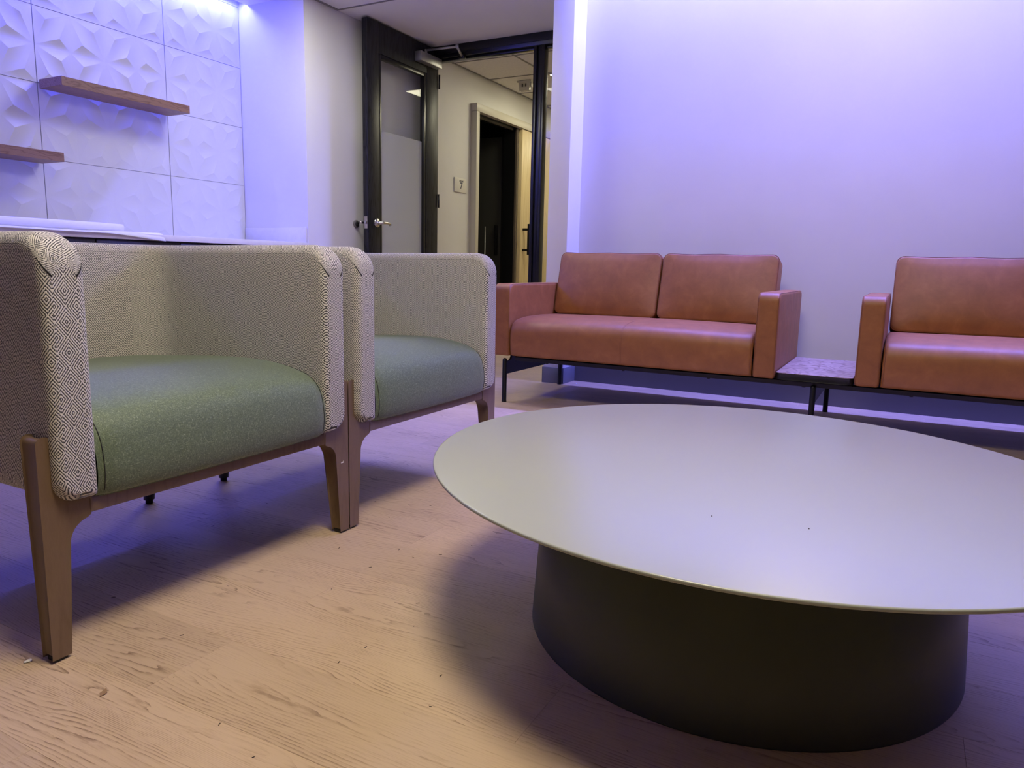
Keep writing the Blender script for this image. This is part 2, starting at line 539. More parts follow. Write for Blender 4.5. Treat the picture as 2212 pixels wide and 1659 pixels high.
k0 = -8
for k in range(k0, 48):
    xa = 0.72 + PW * k; xc = xa + PW / 2
    ph = 1.074 if k % 2 == 0 else 0.463
    ylo = Y0 if xc < XS else (1.98 if xc < XD else 1.4)
    if xc < 0.2: ylo = -0.3
    if 0.2 <= xc < XS: ylo = -1.4
    yhi = YL
    n0 = math.floor((ylo - ph) / PL)
    y = ph + n0 * PL
    while y < yhi - 1e-6:
        a, b = max(y, ylo - 0.6 if xc < XS else ylo), min(y + PL, yhi)
        if b - a > 0.02 and xc < 8.2: plank(xc, a, b)
        y += PL

# ------------------------------------------------------------------ walls, ceiling
T = 0.12
struct('wall_left', [(X0, XN - 0.001, YL + 0.62, YL + 0.75, 0, ZC + 0.2),         # behind the niche
                     (XN, XN + 0.12, YL, YL + 0.75, 0, ZC + 0.2), (XN + 0.12, 6.04, YL, YL + 0.12, 0, ZC + 0.2),
                     (6.04, 6.90, YL, YL + 0.12, 2.135, ZC + 0.2), (6.90, XC1, YL, YL + 0.12, 0, ZC + 0.2)], M['paint'])
struct('wall_back', [(X0 - T, X0, Y0, YL + 0.75, 0, ZC + 0.2)], M['far_paint'])
struct('wall_right', [(X0, XS + 1.0, Y0 - T, Y0, 0, ZC + 0.2)], M['far_paint'])
struct('wall_sofa', [(XS, XD, Y0, YP0, 0, 3.25)], M['paint'])
struct('wall_partition', [(XP, XD + 0.12, YP0, YP1, 0, ZC + 0.2)], M['paint'], bevel=0.003)
struct('wall_corridor_right', [(XD + 0.12, XC1, 0.9, 1.0, 0, ZC + 0.2)], M['corridor_paint'])
struct('wall_corridor_end', [(XC1, XC1 + T, 0.9, YL + 0.75, 0, ZC + 0.2)], M['corridor_paint'])
struct('wall_corridor_near', [(XD, XD + 0.12, 0.9, YP0, 0, ZC + 0.2)], M['corridor_paint'])
# niche cheek is the end of wall_left; the lounge ceiling leaves an open slot at the tiles and at the sofa wall
struct('ceiling', [(X0, 3.75, Y0, YL, ZC, ZC + 0.2), (3.75, XD, YP0, YL, ZC, ZC + 0.2), (X0, XN, YL, 4.182, ZC, ZC + 0.1),
                   (X0, XS, 4.182, 4.30, ZC + 0.09, ZC + 0.2),
                   (3.65, 3.75, Y0, YP0, ZC + 0.2, 3.25), (3.65, XS, YP0, YP0 + 0.06, ZC + 0.2, 3.25), (3.65, XS, Y0, YP0 + 0.06, 3.15, 3.25)], M['ceiling'])
struct('trim_1', [(4.178, 4.192, YP1, YL, ZC - 0.004, ZC)], M['grid'], 'thin metal ceiling edge strip across the alcove mouth')
struct('trim_2', [(XN + 0.02, 4.178, YL - 0.022, YL - 0.002, ZC - 0.004, ZC)], M['grid'], 'thin metal ceiling angle along left wall')
# led channels
struct('trim_3', [(0.2, 3.84, 4.190, 4.218, 2.475, 2.490)], M['led_body'], 'slim light channel in the slot above the relief tiles')
struct('trim_4', [(4.183, 4.217, -3.1, 1.80, 3.102, 3.15)], M['led_body'], 'slim light channel in the slot above the sofa wall')
# bases
struct('baseboard_sofa', [(XS - 0.006, XS, Y0, YP0 - 0.006, 0, 0.102)], M['base'])
struct('baseboard_partition', [(XP - 0.006, XP, YP0 - 0.006, YP1 + 0.006, 0, 0.100), (XP - 0.006, XS, YP0 - 0.006, YP0, 0, 0.100),
                               (XP - 0.006, XD, YP1, YP1 + 0.006, 0, 0.100)], M['base'], bevel=0.002)
struct('baseboard_left', [(XN + 0.005, XD, YL - 0.006, YL, 0, 0.100)], M['base'])

# corridor ceiling with panels and grid
cc = struct('ceiling_corridor', [(XD, XC1, 0.9, YL, ZC + 0.03, ZC + 0.2)], M['ceiling'])
xs = [5.32, 5.665, 6.275, 6.885, 7.495, 8.105, 8.715, 9.325]
ys = [YL - 0.02, 3.06, 2.45, 1.84, 1.23]
for i in range(len(xs) - 1):
    for j in range(len(ys) - 1):
        if xs[i] == 6.275 and ys[j] == 3.06: continue
        box_part('ceiling_panel', (xs[i] + 0.006, xs[i + 1] - 0.006, ys[j + 1] + 0.006, ys[j] - 0.006, ZC + 0.004, ZC + 0.02), M['acoustic'], cc)
for x in xs: box_part('grid_bar', (x - 0.008, x + 0.008, 1.0, YL, ZC, ZC + 0.003), M['grid'], cc)
for y in ys: box_part('grid_bar', (5.31, XC1, y - 0.008, y + 0.008, ZC - 0.001, ZC + 0.002), M['grid'], cc)

# ------------------------------------------------------------------ relief tiles
wt = struct('wall_tiled', [(X0, XN, YT + 0.008, YT + 0.03, 0.0, ZC + 0.14)], M['grout'])


def tile_mesh(wu):
    """0.8 x 0.4 m tile; petals spring from ridge points around a checkerboard of flower centres."""
    H = 0.0065; mb = MB(); n = 7

    def hz(w): return H * w * w

    def tri(a, b, c, fx):   # a, b low, c the ridge point
        P = {}; V = []; F = []
        for i in range(n + 1):
            for j in range(n + 1 - i):
                w = i / n; u = j / n; q = 1 - w - u
                x = a[0] * q + b[0] * u + c[0] * w; y = a[1] * q + b[1] * u + c[1] * w
                P[i, j] = len(V); V.append(fx(x, y, hz(w)))
        for i in range(n):
            for j in range(n - i):
                F.append((P[i, j], P[i, j + 1], P[i + 1, j]))
                if j < n - i - 1: F.append((P[i, j + 1], P[i + 1, j + 1], P[i + 1, j]))
        mb.add(V, F, smooth=True)

    def quad(f1, v1, f2, v2, fx):
        G = []
        for i in range(n + 1):
            row = []
            for j in range(n + 1):
                s, t = i / n, j / n
                wf1, wv1, wf2, wv2 = (1 - s) * (1 - t), s * (1 - t), s * t, (1 - s) * t
                x = f1[0] * wf1 + v1[0] * wv1 + f2[0] * wf2 + v2[0] * wv2
                y = f1[1] * wf1 + v1[1] * wv1 + f2[1] * wf2 + v2[1] * wv2
                row.append(fx(x, y, hz(wv1 + wv2)))
            G.append(row)
        mb.grid(G)

    for ci in range(4):
        for cj in range(2):
            if ci * 0.2 > wu - 0.1: continue
            mx_, my_ = ci % 2 == 1, cj % 2 == 1

            def fx(x, y, z, ci=ci, cj=cj, mx_=mx_, my_=my_):
                X = ci * 0.2 + (0.2 - x if mx_ else x); Y = cj * 0.2 + (0.2 - y if my_ else y)
                g = 0.0011
                X = min(max(X, g), wu - g); Y = min(max(Y, g), 0.4 - g)
                return (X, -z - 0.008, Y)
            Q0, F1, Q1, F2 = (0, 0), (0.2, 0), (0.2, 0.2), (0, 0.2)
            V1, V2 = (0.064, 0.058), (0.136, 0.142)
            tri(Q0, F1, V1, fx); tri(Q0, F2, V1, fx); tri(Q1, F1, V2, fx); tri(Q1, F2, V2, fx)
            quad(F1, V1, F2, V2, fx)
    # tile edges
    g = 0.0011
    for a, b in (((g, g), (wu - g, g)), ((wu - g, g), (wu - g, 0.4 - g)), ((wu - g, 0.4 - g), (g, 0.4 - g)), ((g, 0.4 - g), (g, g))):
        mb.add([(a[0], 0, a[1]), (b[0], 0, b[1]), (b[0], -0.0085, b[1]), (a[0], -0.0085, a[1])], [(0, 1, 2, 3)])
    o = mb.build('tile', M['tile'], wt)
    return o


full = tile_mesh(0.8); cut = tile_mesh(0.603)
first = {0.8: full, 0.603: cut}; used = set()
for cx, w in ((0.051, 0.8), (0.853, 0.8), (1.655, 0.8), (2.457, 0.8), (3.259, 0.603)):
    for r in range(4):
        o = first[w]
        if w in used:
            o = o.copy(); COL.objects.link(o); o.parent = wt
        used.add(w)
        o.location = (cx, YT + 0.008, 0.852 + 0.4 * r)
# thin top course cut at the ceiling
for cx, w in ((0.051, 0.8), (0.853, 0.8), (1.655, 0.8), (2.457, 0.8), (3.259, 0.603)):
    box_part('tile', (cx + 0.001, cx + w - 0.001, YT - 0.001, YT + 0.008, 2.453, 2.56), M['tile'], wt)

# ------------------------------------------------------------------ counter and cabinets in the niche
ct = thing('counter', 'white stone counter ledge running across the tiled niche', 'counter', (2.0, 3.97, 0.818))
box_part('countertop', (-2.0, 1.862, -0.300, 0.303, 0, 0.033), M['quartz'], ct, 0.002)
box_part('side_splash', (1.849, 1.862, -0.285, 0.300, 0.033, 0.135), M['quartz'], ct, 0.002)
cab0 = None
for i in range(7):
    x = 0.36 + 0.5 * i
    lab = ['dark laminate base cabinet under the counter, %s from the niche corner' % w for w in
           ('seventh', 'sixth', 'fifth', 'fourth', 'third', 'second', 'first')][i]
    if i == 0:
        cb = thing('base_cabinet', lab, 'cabinet', (x + 0.25, 3.97, 0), 'dark cabinets under the niche counter')
        box_part('body', (-0.249, 0.249, -0.25, 0.29, 0.10, 0.817), M['cabinet'], cb)
        box_part('toe_kick', (-0.249, 0.249, -0.20, 0.29, 0.0, 0.10), M['cabinet'], cb)
        box_part('door', (-0.247, 0.247, -0.270, -0.251, 0.105, 0.812), M['cabinet'], cb, 0.0015)
        cab0 = cb
    else:
        cb = copy_tree(cab0); cb.location = (x + 0.25, 3.97, 0); cb['label'] = lab
cb.location.x -= 0.002

# ------------------------------------------------------------------ floating shelves
def shelf(x0, x1, z0, z1, label):
    o = MB().box(0, x1 - x0, -0.205, 0.0, 0, z1 - z0).build('floating_shelf', M['shelf'], None, 0.0012, 1)
    o.location = (x0, YT - 0.0155, z0)
    return tag(o, label, 'shelf', 'wooden shelves on the relief tiles')


shelf(2.457, 3.252, 1.620, 1.667, 'brown wooden floating shelf, the higher one, hung whole in view on relief tiles')
shelf(1.645, 2.442, 1.222, 1.269, 'brown wooden floating shelf, the lower one, cut off by the picture edge')

# ------------------------------------------------------------------ papers on the counter
rl = thing('paper_roll', 'thick roll of white drawings lying on the loose sheets', 'paper roll', (2.05, 3.80, 0.8795), rz=math.radians(1.5))
mb = MB()
sec = [(0.0225, -0.55), (0.0235, -0.50), (0.0235, 0.40), (0.021, 0.535)]
mb.lathe(sec, n=28, axis='x')
mb.lathe([(0.0245, -0.55), (0.0245, -0.22)], n=28, axis='x')
mb.build('rolled_sheets', M['paper'], rl)
mb = MB()
for k in range(3):
    x = -0.40 + 0.008 * k
    mb.lathe([(0.02475, x), (0.02475, x + 0.002)], n=28, axis='x')
mb.box(-0.535, -0.531, -0.0246, -0.0240, -0.004, 0.007); mb.box(-0.526, -0.522, -0.0246, -0.0240, -0.004, 0.007)
mb.build('printed_marks', M['ink'], rl)['kind'] = 'stuff'
mb = MB()
mb.box(-0.30, -0.13, -0.008, 0.008, 0.0236, 0.0242)
mb.build('title_strip', M['ink'], rl)


def sheet(name, x0, x1, z, droop, label, yfront):
    P = []
    for i in range(25):
        s = i / 24; x = x0 + (x1 - x0) * s
        row = []
        for j in range(15):
            t = j / 14; y = yfront + (4.02 - yfront) * t
            over = max(0, 3.675 - y)
            e = max(0.0, (s - 0.72) / 0.28)
            zz = z + 0.002 * math.sin(5 * s + 2 * t) ** 2 - over * (0.35 + droop * e) - 0.0 + 0.006 * e * (1 - t)
            row.append((x, y + 0.012 * e * (1 - t), max(zz, z) if over == 0 else zz))
        P.append(row)
    mb = MB(); mb.grid(P)
    o = mb.build(name, M['paper'])
    md = o.modifiers.new('thick', 'SOLIDIFY'); md.thickness = 0.0008; md.offset = 1
    return tag(o, label, 'paper', 'loose sheets on the counter')


sheet('paper_sheet', 1.45, 2.60, 0.8520, 0.3, 'flat white drawing sheet lowest on the counter under the roll', 3.660)
sheet('paper_sheet', 1.60, 2.735, 0.8535, 1.2, 'upper white sheet whose corner curls over the counter front', 3.645)

# ------------------------------------------------------------------ glazed frame, door leaf, closer
df = tag(thing('door_1', 'black frame of the glazed entry with sidelight', None, (XD, 0, 0)), None, None, None, 'structure')
FZ = 2.361
box_part('head', (0, 0.11, YP1, YL, FZ, ZC), M['frame'], df, 0.003)
box_part('head_stop', (0.03, 0.08, YP1, YL, FZ - 0.018, FZ), M['frame'], df, 0.002)
box_part('head_reveal', (-0.006, 0.0, YP1, YL, FZ + 0.03, FZ + 0.036), M['frame'], df)
box_part('jamb', (0.0, 0.11, 3.588, YL, 0, FZ), M['frame'], df, 0.003)
box_part('mullion', (0.0, 0.065, 2.612, 2.640, 0, FZ), M['frame'], df, 0.004)
box_part('mullion', (0.014, 0.060, 2.572, 2.612, 0, FZ), M['frame'], df, 0.002)
box_part('mullion', (0.0, 0.065, 2.546, 2.572, 0, FZ), M['frame'], df, 0.004)
box_part('jamb', (0.0, 0.11, YP1, 2.010, 0, FZ), M['frame'], df, 0.003)
box_part('sill', (0.0, 0.065, 2.010, 2.546, 0, 0.10), M['frame'], df, 0.003)
box_part('sidelight_pane', (0.030, 0.036, 2.008, 2.548, 0.10, FZ), M['glass'], df)
box_part('strike', (0.005, 0.055, 2.6395, 2.6410, 0.95, 1.10), M['nickel'], df)

lf = thing('door_leaf', 'open dark wood door with tall glass lite against the left wall', 'door', (5.255, 3.563, 0))
LX0 = 4.346 - 5.255
y0, y1 = -0.023, 0.023
GX0, GX1, GZ0, GZ1 = 4.480 - 5.255, 5.085 - 5.255, 0.30, 2.230
box_part('lock_stile', (LX0, GX0, y0, y1, 0.008, 2.440), M['espresso'], lf, 0.0015)
box_part('hinge_stile', (GX1, -0.004, y0, y1, 0.008, 2.440), M['espresso'], lf, 0.0015)
box_part('top_rail', (GX0, GX1, y0, y1, GZ1, 2.440), M['espresso'], lf)
box_part('bottom_rail', (GX0, GX1, y0, y1, 0.008, GZ0), M['espresso'], lf)
for b in ((GX0, GX0 + 0.03, GZ0, GZ1), (GX1 - 0.03, GX1, GZ0, GZ1), (GX0 + 0.03, GX1 - 0.03, GZ1 - 0.03, GZ1), (GX0 + 0.03, GX1 - 0.03, GZ0, GZ0 + 0.03)):
    box_part('glazing_bead', (b[0], b[1], y0 + 0.004, y1 - 0.004, b[2], b[3]), M['frame'], lf, 0.002)
box_part('glass_pane', (GX0 + 0.028, GX1 - 0.028, -0.003, 0.003, GZ0 + 0.028, GZ1 - 0.028), M['glass'], lf)
fm = box_part('pale_film', (GX0 + 0.03, GX1 - 0.03, 0.0034, 0.0042, GZ0 + 0.03, 1.70), M['film'], lf)  # thin pale sheet, mostly opaque, over the lower glass
fm['label'] = 'pale film on the lower part of the glass'
box_part('latch_plate', (LX0 - 0.0015, LX0 + 0.001, -0.014, 0.014, 0.975, 1.062), M['nickel'], lf)
box_part('latch_bolt', (LX0 - 0.012, LX0, -0.006, 0.008, 1.007, 1.030), M['nickel'], lf, 0.002)


def lever(side):
    yy = side * 0.023
    hx = 4.443 - 5.255
    mb = MB()
    mb.lathe([(0.034, 0.0), (0.034, 0.006), (0.029, 0.011), (0.016, 0.013), (0.012, 0.020), (0.011, 0.050), (0.0, 0.052)] if side > 0 else
             [(0.034, 0.0), (0.034, -0.006), (0.029, -0.011), (0.016, -0.013), (0.012, -0.020), (0.011, -0.050), (0.0, -0.052)],
             (hx, yy, 1.020), 28, 'y')
    ln = 0.115
    pts = [(hx - 0.006, yy + side * 0.046, 1.020), (hx + 0.02, yy + side * 0.05, 1.021), (hx + 0.06, yy + side * 0.05, 1.021),
           (hx + 0.095, yy + side * 0.049, 1.018), (hx + ln, yy + side * 0.040, 1.012), (hx + ln + 0.004, yy + side * 0.028, 1.008)]
    mb.tube(pts, [0.010, 0.0105, 0.009, 0.0085, 0.0085, 0.007], 12)
    return mb.build('lever_handle', M['nickel'], lf)


lever(-1)
hx = 4.443 - 5.255
mb = MB()
mb.lathe([(0.034, 0.0), (0.034, 0.006), (0.016, 0.012), (0.011, 0.020), (0.0105, 0.034), (0, 0.036)], (hx, 0.023, 1.020), 28, 'y')
mb.tube([(hx - 0.006, 0.054, 1.02), (hx - 0.05, 0.056, 1.02), (hx - 0.1, 0.054, 1.018)], 0.0085, 12)
mb.build('lever_handle', M['nickel'], lf)
for z in (0.25, 1.25, 2.2):
    MB().lathe([(0.0075, -0.055), (0.0075, 0.055)], (0.004, -0.028, z), 12).build('hinge', M['frame'], lf)
# closer (screwed to the leaf, its arm reaches to the frame head)
cl = box_part('closer_body', (4.925 - 5.255, 5.215 - 5.255, -0.085, -0.0232, 2.285, 2.358), M['aluminium'], lf, 0.005)
cl['label'] = 'silver door closer body near the hinge'
ax, az = 5.03 - 5.255, 2.375
mb = MB()
mb.lathe([(0.011, 2.350), (0.011, 2.392), (0.0, 2.393)], (ax, -0.054, 0), 14)
e1 = (5.05 - 5.255, 3.232 - 3.563, 2.386)
mb.tube([(ax, -0.054, 2.386), e1], 0.0085, 8)
mb.lathe([(0.012, 2.375), (0.012, 2.400)], (e1[0], e1[1], 0), 14)
mb.tube([(e1[0], e1[1], 2.385), (5.172 - 5.255, 3.262 - 3.563, 2.347)], 0.010, 8)
mb.build('closer_arm', M['aluminium'], lf)
MB().box(5.160 - 5.255, 5.189 - 5.255, 3.235 - 3.563, 3.290 - 3.563, 2.330, 2.362).build('closer_shoe', M['black'], lf, 0.003)

st = thing('door_stop', 'round grey wall bumper behind the door lever', 'door stop', (4.362, YL, 1.008))
MB().lathe([(0.030, 0.0), (0.030, -0.006), (0.026, -0.012)], (0, 0, 0), 28, 'y').build('rose', M['grey_rubber'], st)
MB().lathe([(0.020, -0.011), (0.017, -0.020), (0.010, -0.0225), (0.0, -0.018)], (0, 0, 0), 24, 'y').build('bumper', M['rubber'], st)

# ------------------------------------------------------------------ corridor: doorway, sliding door, sign, fittings
tr = tag(thing('trim_5', 'greige box casing around the dark exam room opening', None, (5.987, YL, 0)), None, None, None, 'structure')
box_part('side_casing', (0, 0.053, -0.064, 0.0, 0, 2.118), M['casing'], tr, 0.001)
box_part('head_casing', (0, 2.05, -0.064, 0.0, 2.120, 2.190), M['casing'], tr, 0.001)
d2 = struct('door_2', [(6.872, 6.90, YL - 0.015, YL + 0.006, 0, 2.118)], M['brown'], 'brown jamb of the unlit exam room')
box_part('lining', (6.874, 6.90, YL + 0.006, YL + 0.14, 0, 2.118), M['black'], d2)
box_part('lining', (6.040, 6.046, YL - 0.002, YL + 0.14, 0, 2.118), M['black'], d2)
box_part('head_lining', (6.040, 6.90, YL - 0.01, YL + 0.14, 2.118, 2.135), M['black'], d2)
box_part('track', (6.05, 6.87, YL + 0.03, YL + 0.05, 2.098, 2.117), M['lens'], d2)
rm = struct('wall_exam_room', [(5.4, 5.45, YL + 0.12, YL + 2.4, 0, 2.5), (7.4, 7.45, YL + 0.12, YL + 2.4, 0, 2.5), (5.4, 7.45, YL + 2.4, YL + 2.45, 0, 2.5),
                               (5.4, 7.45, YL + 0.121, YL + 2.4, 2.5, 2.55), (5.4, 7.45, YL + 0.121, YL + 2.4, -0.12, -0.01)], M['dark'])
sd = thing('sliding_door', 'pale maple sliding door beside the dark exam room opening', 'door', (7.52, 3.645, 0))
box_part('panel', (-0.595, 0.60, -0.02, 0.02, 0.01, 2.115), M['maple'], sd, 0.001)
mb = MB()
mb.box(-0.548, -0.522, -0.102, -0.078, 0.845, 1.165)
p_ = mb.build('pull_bar', M['black'], sd, 0.002)
for z in (0.894, 1.108): box_part('pull_standoff', (-0.546, -0.524, -0.08, -0.02, z - 0.012, z + 0.012), M['black'], sd)
mb = MB(); mb.box(-0.5225, -0.5205, -0.098, -0.083, 1.075, 1.14)
mb.build('pull_lock_strip', M['nickel'], sd)
# dark shapes inside the exam room
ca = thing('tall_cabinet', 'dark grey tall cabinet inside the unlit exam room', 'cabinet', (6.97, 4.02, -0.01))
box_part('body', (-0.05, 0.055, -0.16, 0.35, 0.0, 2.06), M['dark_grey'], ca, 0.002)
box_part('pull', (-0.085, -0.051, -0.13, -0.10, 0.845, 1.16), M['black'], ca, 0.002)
ch = thing('exam_chair', 'black high backed chair standing in the dark exam room', 'chair', (6.72, 4.25, -0.01))
mb = MB(); V, F = prism([(-0.12, 0.45)] + [(0.12, 0.45)] + arc(0.0, 1.10, 0.12, 0, 180, 10), 'y', -0.04, 0.04); mb.add(V, F)
mb.build('backrest', M['rubber'], ch, 0.01)
box_part('seat', (-0.14, 0.14, -0.05, 0.30, 0.40, 0.47), M['rubber'], ch, 0.01)
for sx in (-0.11, 0.11):
    for sy in (0.0, 0.26): box_part('leg', (sx - 0.012, sx + 0.012, sy - 0.012, sy + 0.012, 0, 0.41), M['black'], ch)
rd = MB().tube([(6.80, 3.98, -0.01), (6.80, 3.98, 1.13)], 0.006, 8).build('floor_pole', M['aluminium'])
tag(rd, 'thin light metal pole upright in the dark exam room', 'pole')

sg = thing('room_sign', 'small pale square sign reading EXAM 7 on corridor wall', 'sign', (5.805, YL, 1.440))
box_part('plate', (-0.10, 0.10, -0.010, -0.001, -0.0625, 0.0625), M['sign'], sg, 0.002)


def text_part(body, size, x, z, y, mat, parent, name, rz=0.0):
    cu = bpy.data.curves.new(name, 'FONT'); cu.body = body; cu.size = size
    cu.align_x = 'CENTER'; cu.align_y = 'CENTER'; cu.extrude = 0.0006; cu.offset = size * 0.03
    o = bpy.data.objects.new(name, cu); COL.objects.link(o)
    dg = bpy.context.evaluated_depsgraph_get()
    me = bpy.data.meshes.new_from_object(o.evaluated_get(dg))
    bpy.data.objects.remove(o)
    me.materials.clear(); me.materials.append(mat)
    t = bpy.data.objects.new(name, me); COL.objects.link(t)
    t.parent = parent; t.location = (x, y, z); t.rotation_euler = (PI / 2, 0, rz)
    return t


lt = text_part('EXAM', 0.024, 0.012, 0.036, -0.0106, M['ink'], sg, 'lettering'); lt.scale = (1.0, 1, 1)
text_part('7', 0.078, 0.012, -0.006, -0.0106, M['ink'], sg, 'numeral')

dt = thing('ceiling_detector', 'boxy white emergency fixture on the corridor ceiling', 'detector', (6.44, 3.36, ZC))
box_part('base_plate', (-0.02, 0.03, -0.075, 0.075, -0.014, 0.0), M['plastic'], dt, 0.002)
mb = MB(); V, F = prism([(-0.048, -0.085), (0.048, -0.085), (0.058, -0.012), (-0.058, -0.012)], 'x', -0.012, 0.028); mb.add(V, F)
mb.build('housing', M['plastic'], dt, 0.004)
for y in (-0.016, 0.018): box_part('lens', (-0.0145, -0.012, y - 0.008, y + 0.008, -0.055, -0.026), M['lens'], dt, 0.001)
MB().lathe([(0.0, -0.062), (0.012, -0.058), (0.017, -0.045), (0.012, -0.03), (0.006, -0.014)], (0.01, -0.066, 0), 16).build('side_lamp', M['plastic'], dt)

lp = thing('corridor_light', 'flat lit ceiling panel in the corridor seen through sidelight', 'ceiling light', (6.61, 2.755, ZC))
box_part('frame', (-0.302, 0.302, -0.302, 0.302, -0.004, 0.02), M['plastic'], lp)
box_part('diffuser', (-0.285, 0.285, -0.285, 0.285, -0.007, -0.004), M['corr_light'], lp)
lp2 = copy_tree(lp); lp2.location = (8.3, 2.755, ZC); lp2['label'] = 'flat lit ceiling panel farther down the corridor'
lp2['group'] = lp['group'] = 'corridor ceiling panels'

# ------------------------------------------------------------------ lounge ceiling lights (overhead, outside the frame)
def troffer(x, y, label, mat='warm'):
    t = thing('ceiling_light', label, 'ceiling light', (x, y, ZC), 'lounge ceiling panels')
    box_part('frame', (-0.31, 0.31, -0.31, 0.31, -0.006, 0.0), M['plastic'], t)
    box_part('diffuser', (-0.29, 0.29, -0.29, 0.29, -0.009, -0.006), M[mat], t)
    return t


troffer(0.85, 0.50, 'warm square ceiling panel right above the coffee table edge')
troffer(3.40, 3.0, 'neutral square ceiling panel before the alcove, above the second armchair', 'neutral')
troffer(3.25, 0.25, 'added warm fill panel above the gap between both sofas', 'sofa_fill')  # fill panel added out of view to warm the sofa wall
for i, (x, y) in enumerate(((1.5, 3.15), (3.0, 3.15))):
    d = thing('downlight', 'small round ceiling downlight before the tiled niche, %s one' % ('near' if i == 0 else 'far'), 'downlight', (x, y, ZC), 'niche downlights')
    MB().lathe([(0.075, 0.0), (0.075, -0.006), (0.06, -0.006)], n=32).build('ring', M['plastic'], d)
    MB().lathe([(0.0, -0.0065), (0.058, -0.0065), (0.058, -0.003)], n=32).build('lens', M['down'], d)

# ------------------------------------------------------------------ armchairs
def make_chair():
    t = thing('armchair', 'x', 'armchair', (1.08, 1.275, 0), 'green and diamond weave armchairs')
    # --- upholstered shell, swept round a U
    XO, XI = 0.374, 0.297; th = XO - XI
    D = 0.700; yf = -0.014; ro = 0.155
    xm = (XO + XI) / 2; rm = ro - th / 2
    path = []
    dense = [0, 0.0015, 0.004, 0.008, 0.013, 0.02, 0.03, 0.045, 0.06, 0.08]
    ystr = D - ro
    for e in dense: path.append((-xm, yf + e, (-1, 0), e))
    k = 10
    for i in range(1, k + 1):
        y = yf + 0.08 + (ystr - yf - 0.08) * i / k; path.append((-xm, y, (-1, 0), y - yf))
    for i in range(1, 13):
        a = PI - (PI / 2) * i / 12
        path.append((-xm + rm + rm * math.cos(a), ystr + rm * math.sin(a), (math.cos(a), math.sin(a)), 9))
    xw = xm - rm
    for i in range(1, 8): path.append((-xw + 2 * xw * i / 8, ystr + rm, (0, 1), 9))
    left = path[:]
    half = [p for p in left if p[3] != 9 or True]
    mir = []
    for p in reversed(left[:-7]): mir.append((-p[0], p[1], (-p[2][0], p[2][1]), p[3]))
    path = left + mir
    ZT0, ZB = 0.7625, 0.287
    rows = []; uvs = []; s = 0.0; seam_i = []; seam_o = []
    for idx, (px, py, nrm, e) in enumerate(path):
        xtra = 0.0
        if idx: s += math.hypot(px - path[idx - 1][0], py - path[idx - 1][1])
        R1, R2, r3 = 0.062, 0.030, 0.016
        ZT = ZT0 - 0.006 * max(0.0, py) / 0.7
        zt = ZT - (R1 - math.sqrt(max(0, R1 ** 2 - (R1 - e) ** 2)) if e < R1 else 0)
        zb = ZB + (R2 - math.sqrt(max(0, R2 ** 2 - (R2 - e) ** 2)) if e < R2 else 0) * 0.6
        ins = (r3 - math.sqrt(max(0, r3 ** 2 - (r3 - e) ** 2))) if e < r3 else 0
        h = th / 2 - ins
        ri, rt, rb = 0.006, 0.026, 0.040
        rt = min(rt, h * 0.8); rb = min(rb, h * 1.1)
        sec = []
        def A(cx, cz, r, a0, a1, n):
            for q in range(n + 1):
                a = math.radians(a0 + (a1 - a0) * q / n); sec.append((cx + r * math.cos(a), cz + r * math.sin(a)))
        sec.append((0.0, zb))
        A(-h + ri, zb + ri, ri, 270, 180, 2)
        for q in range(1, 8): sec.append((-h, zb + ri + (zt - rt - zb - ri) * q / 8))
        A(-h + rt, zt - rt, rt, 180, 90, 6)
        sec.append((0.0, zt + 0.001))
        A(h - rt, zt - rt, rt, 90, 0, 6)
        for q in range(1, 8): sec.append((h, zt - rt - (zt - rt - zb - rb) * q / 8))
        A(h - rb, zb + rb, rb, 0, -90, 6)
        row = [(px + nrm[0] * n, py + nrm[1] * n, z) for n, z in sec]
        # weave runs level on the upright faces, over the roll on top, and round the front corner
        su = s + xtra
        if e < r3 + 0.001:
            su = s + xtra - (math.asin(min(1, max(0, (r3 - e) / r3))) * r3 - (r3 - e))
        am = R1 * math.asin(min(1, (R1 - e) / R1)) if e < R1 else 0.0
        ur = []
        for n, z in sec:
            w = min(1.0, max(0.0, (z - (zt - rt)) / rt))
            vs = z if n <= 0 else 2 * (ZT0 + th / 2) - z
            vt = ZT0 + th / 2 + n
            sgn_ = 1 if idx < len(path) / 2 else -1
            ur.append((su - sgn_ * w * max(0.0, am - (R1 - e if e < R1 else 0)), vs * (1 - w) + vt * w))
        ur.append(ur[0])
        rows.append(row); uvs.append(ur)
        seam_i.append(Vector((px - nrm[0] * (h - 0.002), py - nrm[1] * (h - 0.002), zt - rt + 0.004)))
        seam_o.append(Vector((px + nrm[0] * (h - 0.002), py + nrm[1] * (h - 0.002), zt - rt + 0.004)))
    mb = MB()
    mb.grid(rows, uvs, True, True)
    for row, sgn in ((rows[0], 1), (rows[-1], -1)):
        n = len(row); xs_ = [p[0] for p in row]; cx = sum(xs_) / n; cz = sum(p[2] for p in row) / n
        # front face as strips between the inner and outer halves so the weave can run on it
        V = [(p[0], p[1], p[2]) for p in row]
        topi = max(range(n), key=lambda q: row[q][2])
        a = list(range(0, topi + 1)); b = [0] + list(range(n - 1, topi - 1, -1))
        F = []; U = []
        def uvp(p): return (p[0] + 0.009, p[2])
        ia, ib = 0, 0
        while ia < len(a) - 1 or ib < len(b) - 1:
            if ib >= len(b) - 1 or (ia < len(a) - 1 and row[a[ia + 1]][2] <= row[b[ib + 1]][2]):
                f = (a[ia], a[ia + 1], b[ib]); ia += 1
            else:
                f = (a[ia], b[ib + 1], b[ib]); ib += 1
            if len(set(f)) == 3:
                F.append(f); U.append([uvp(row[q]) for q in f])
        mb.add(V, F, U, True)
    sh = mb.build('shell', M['weave'], t)
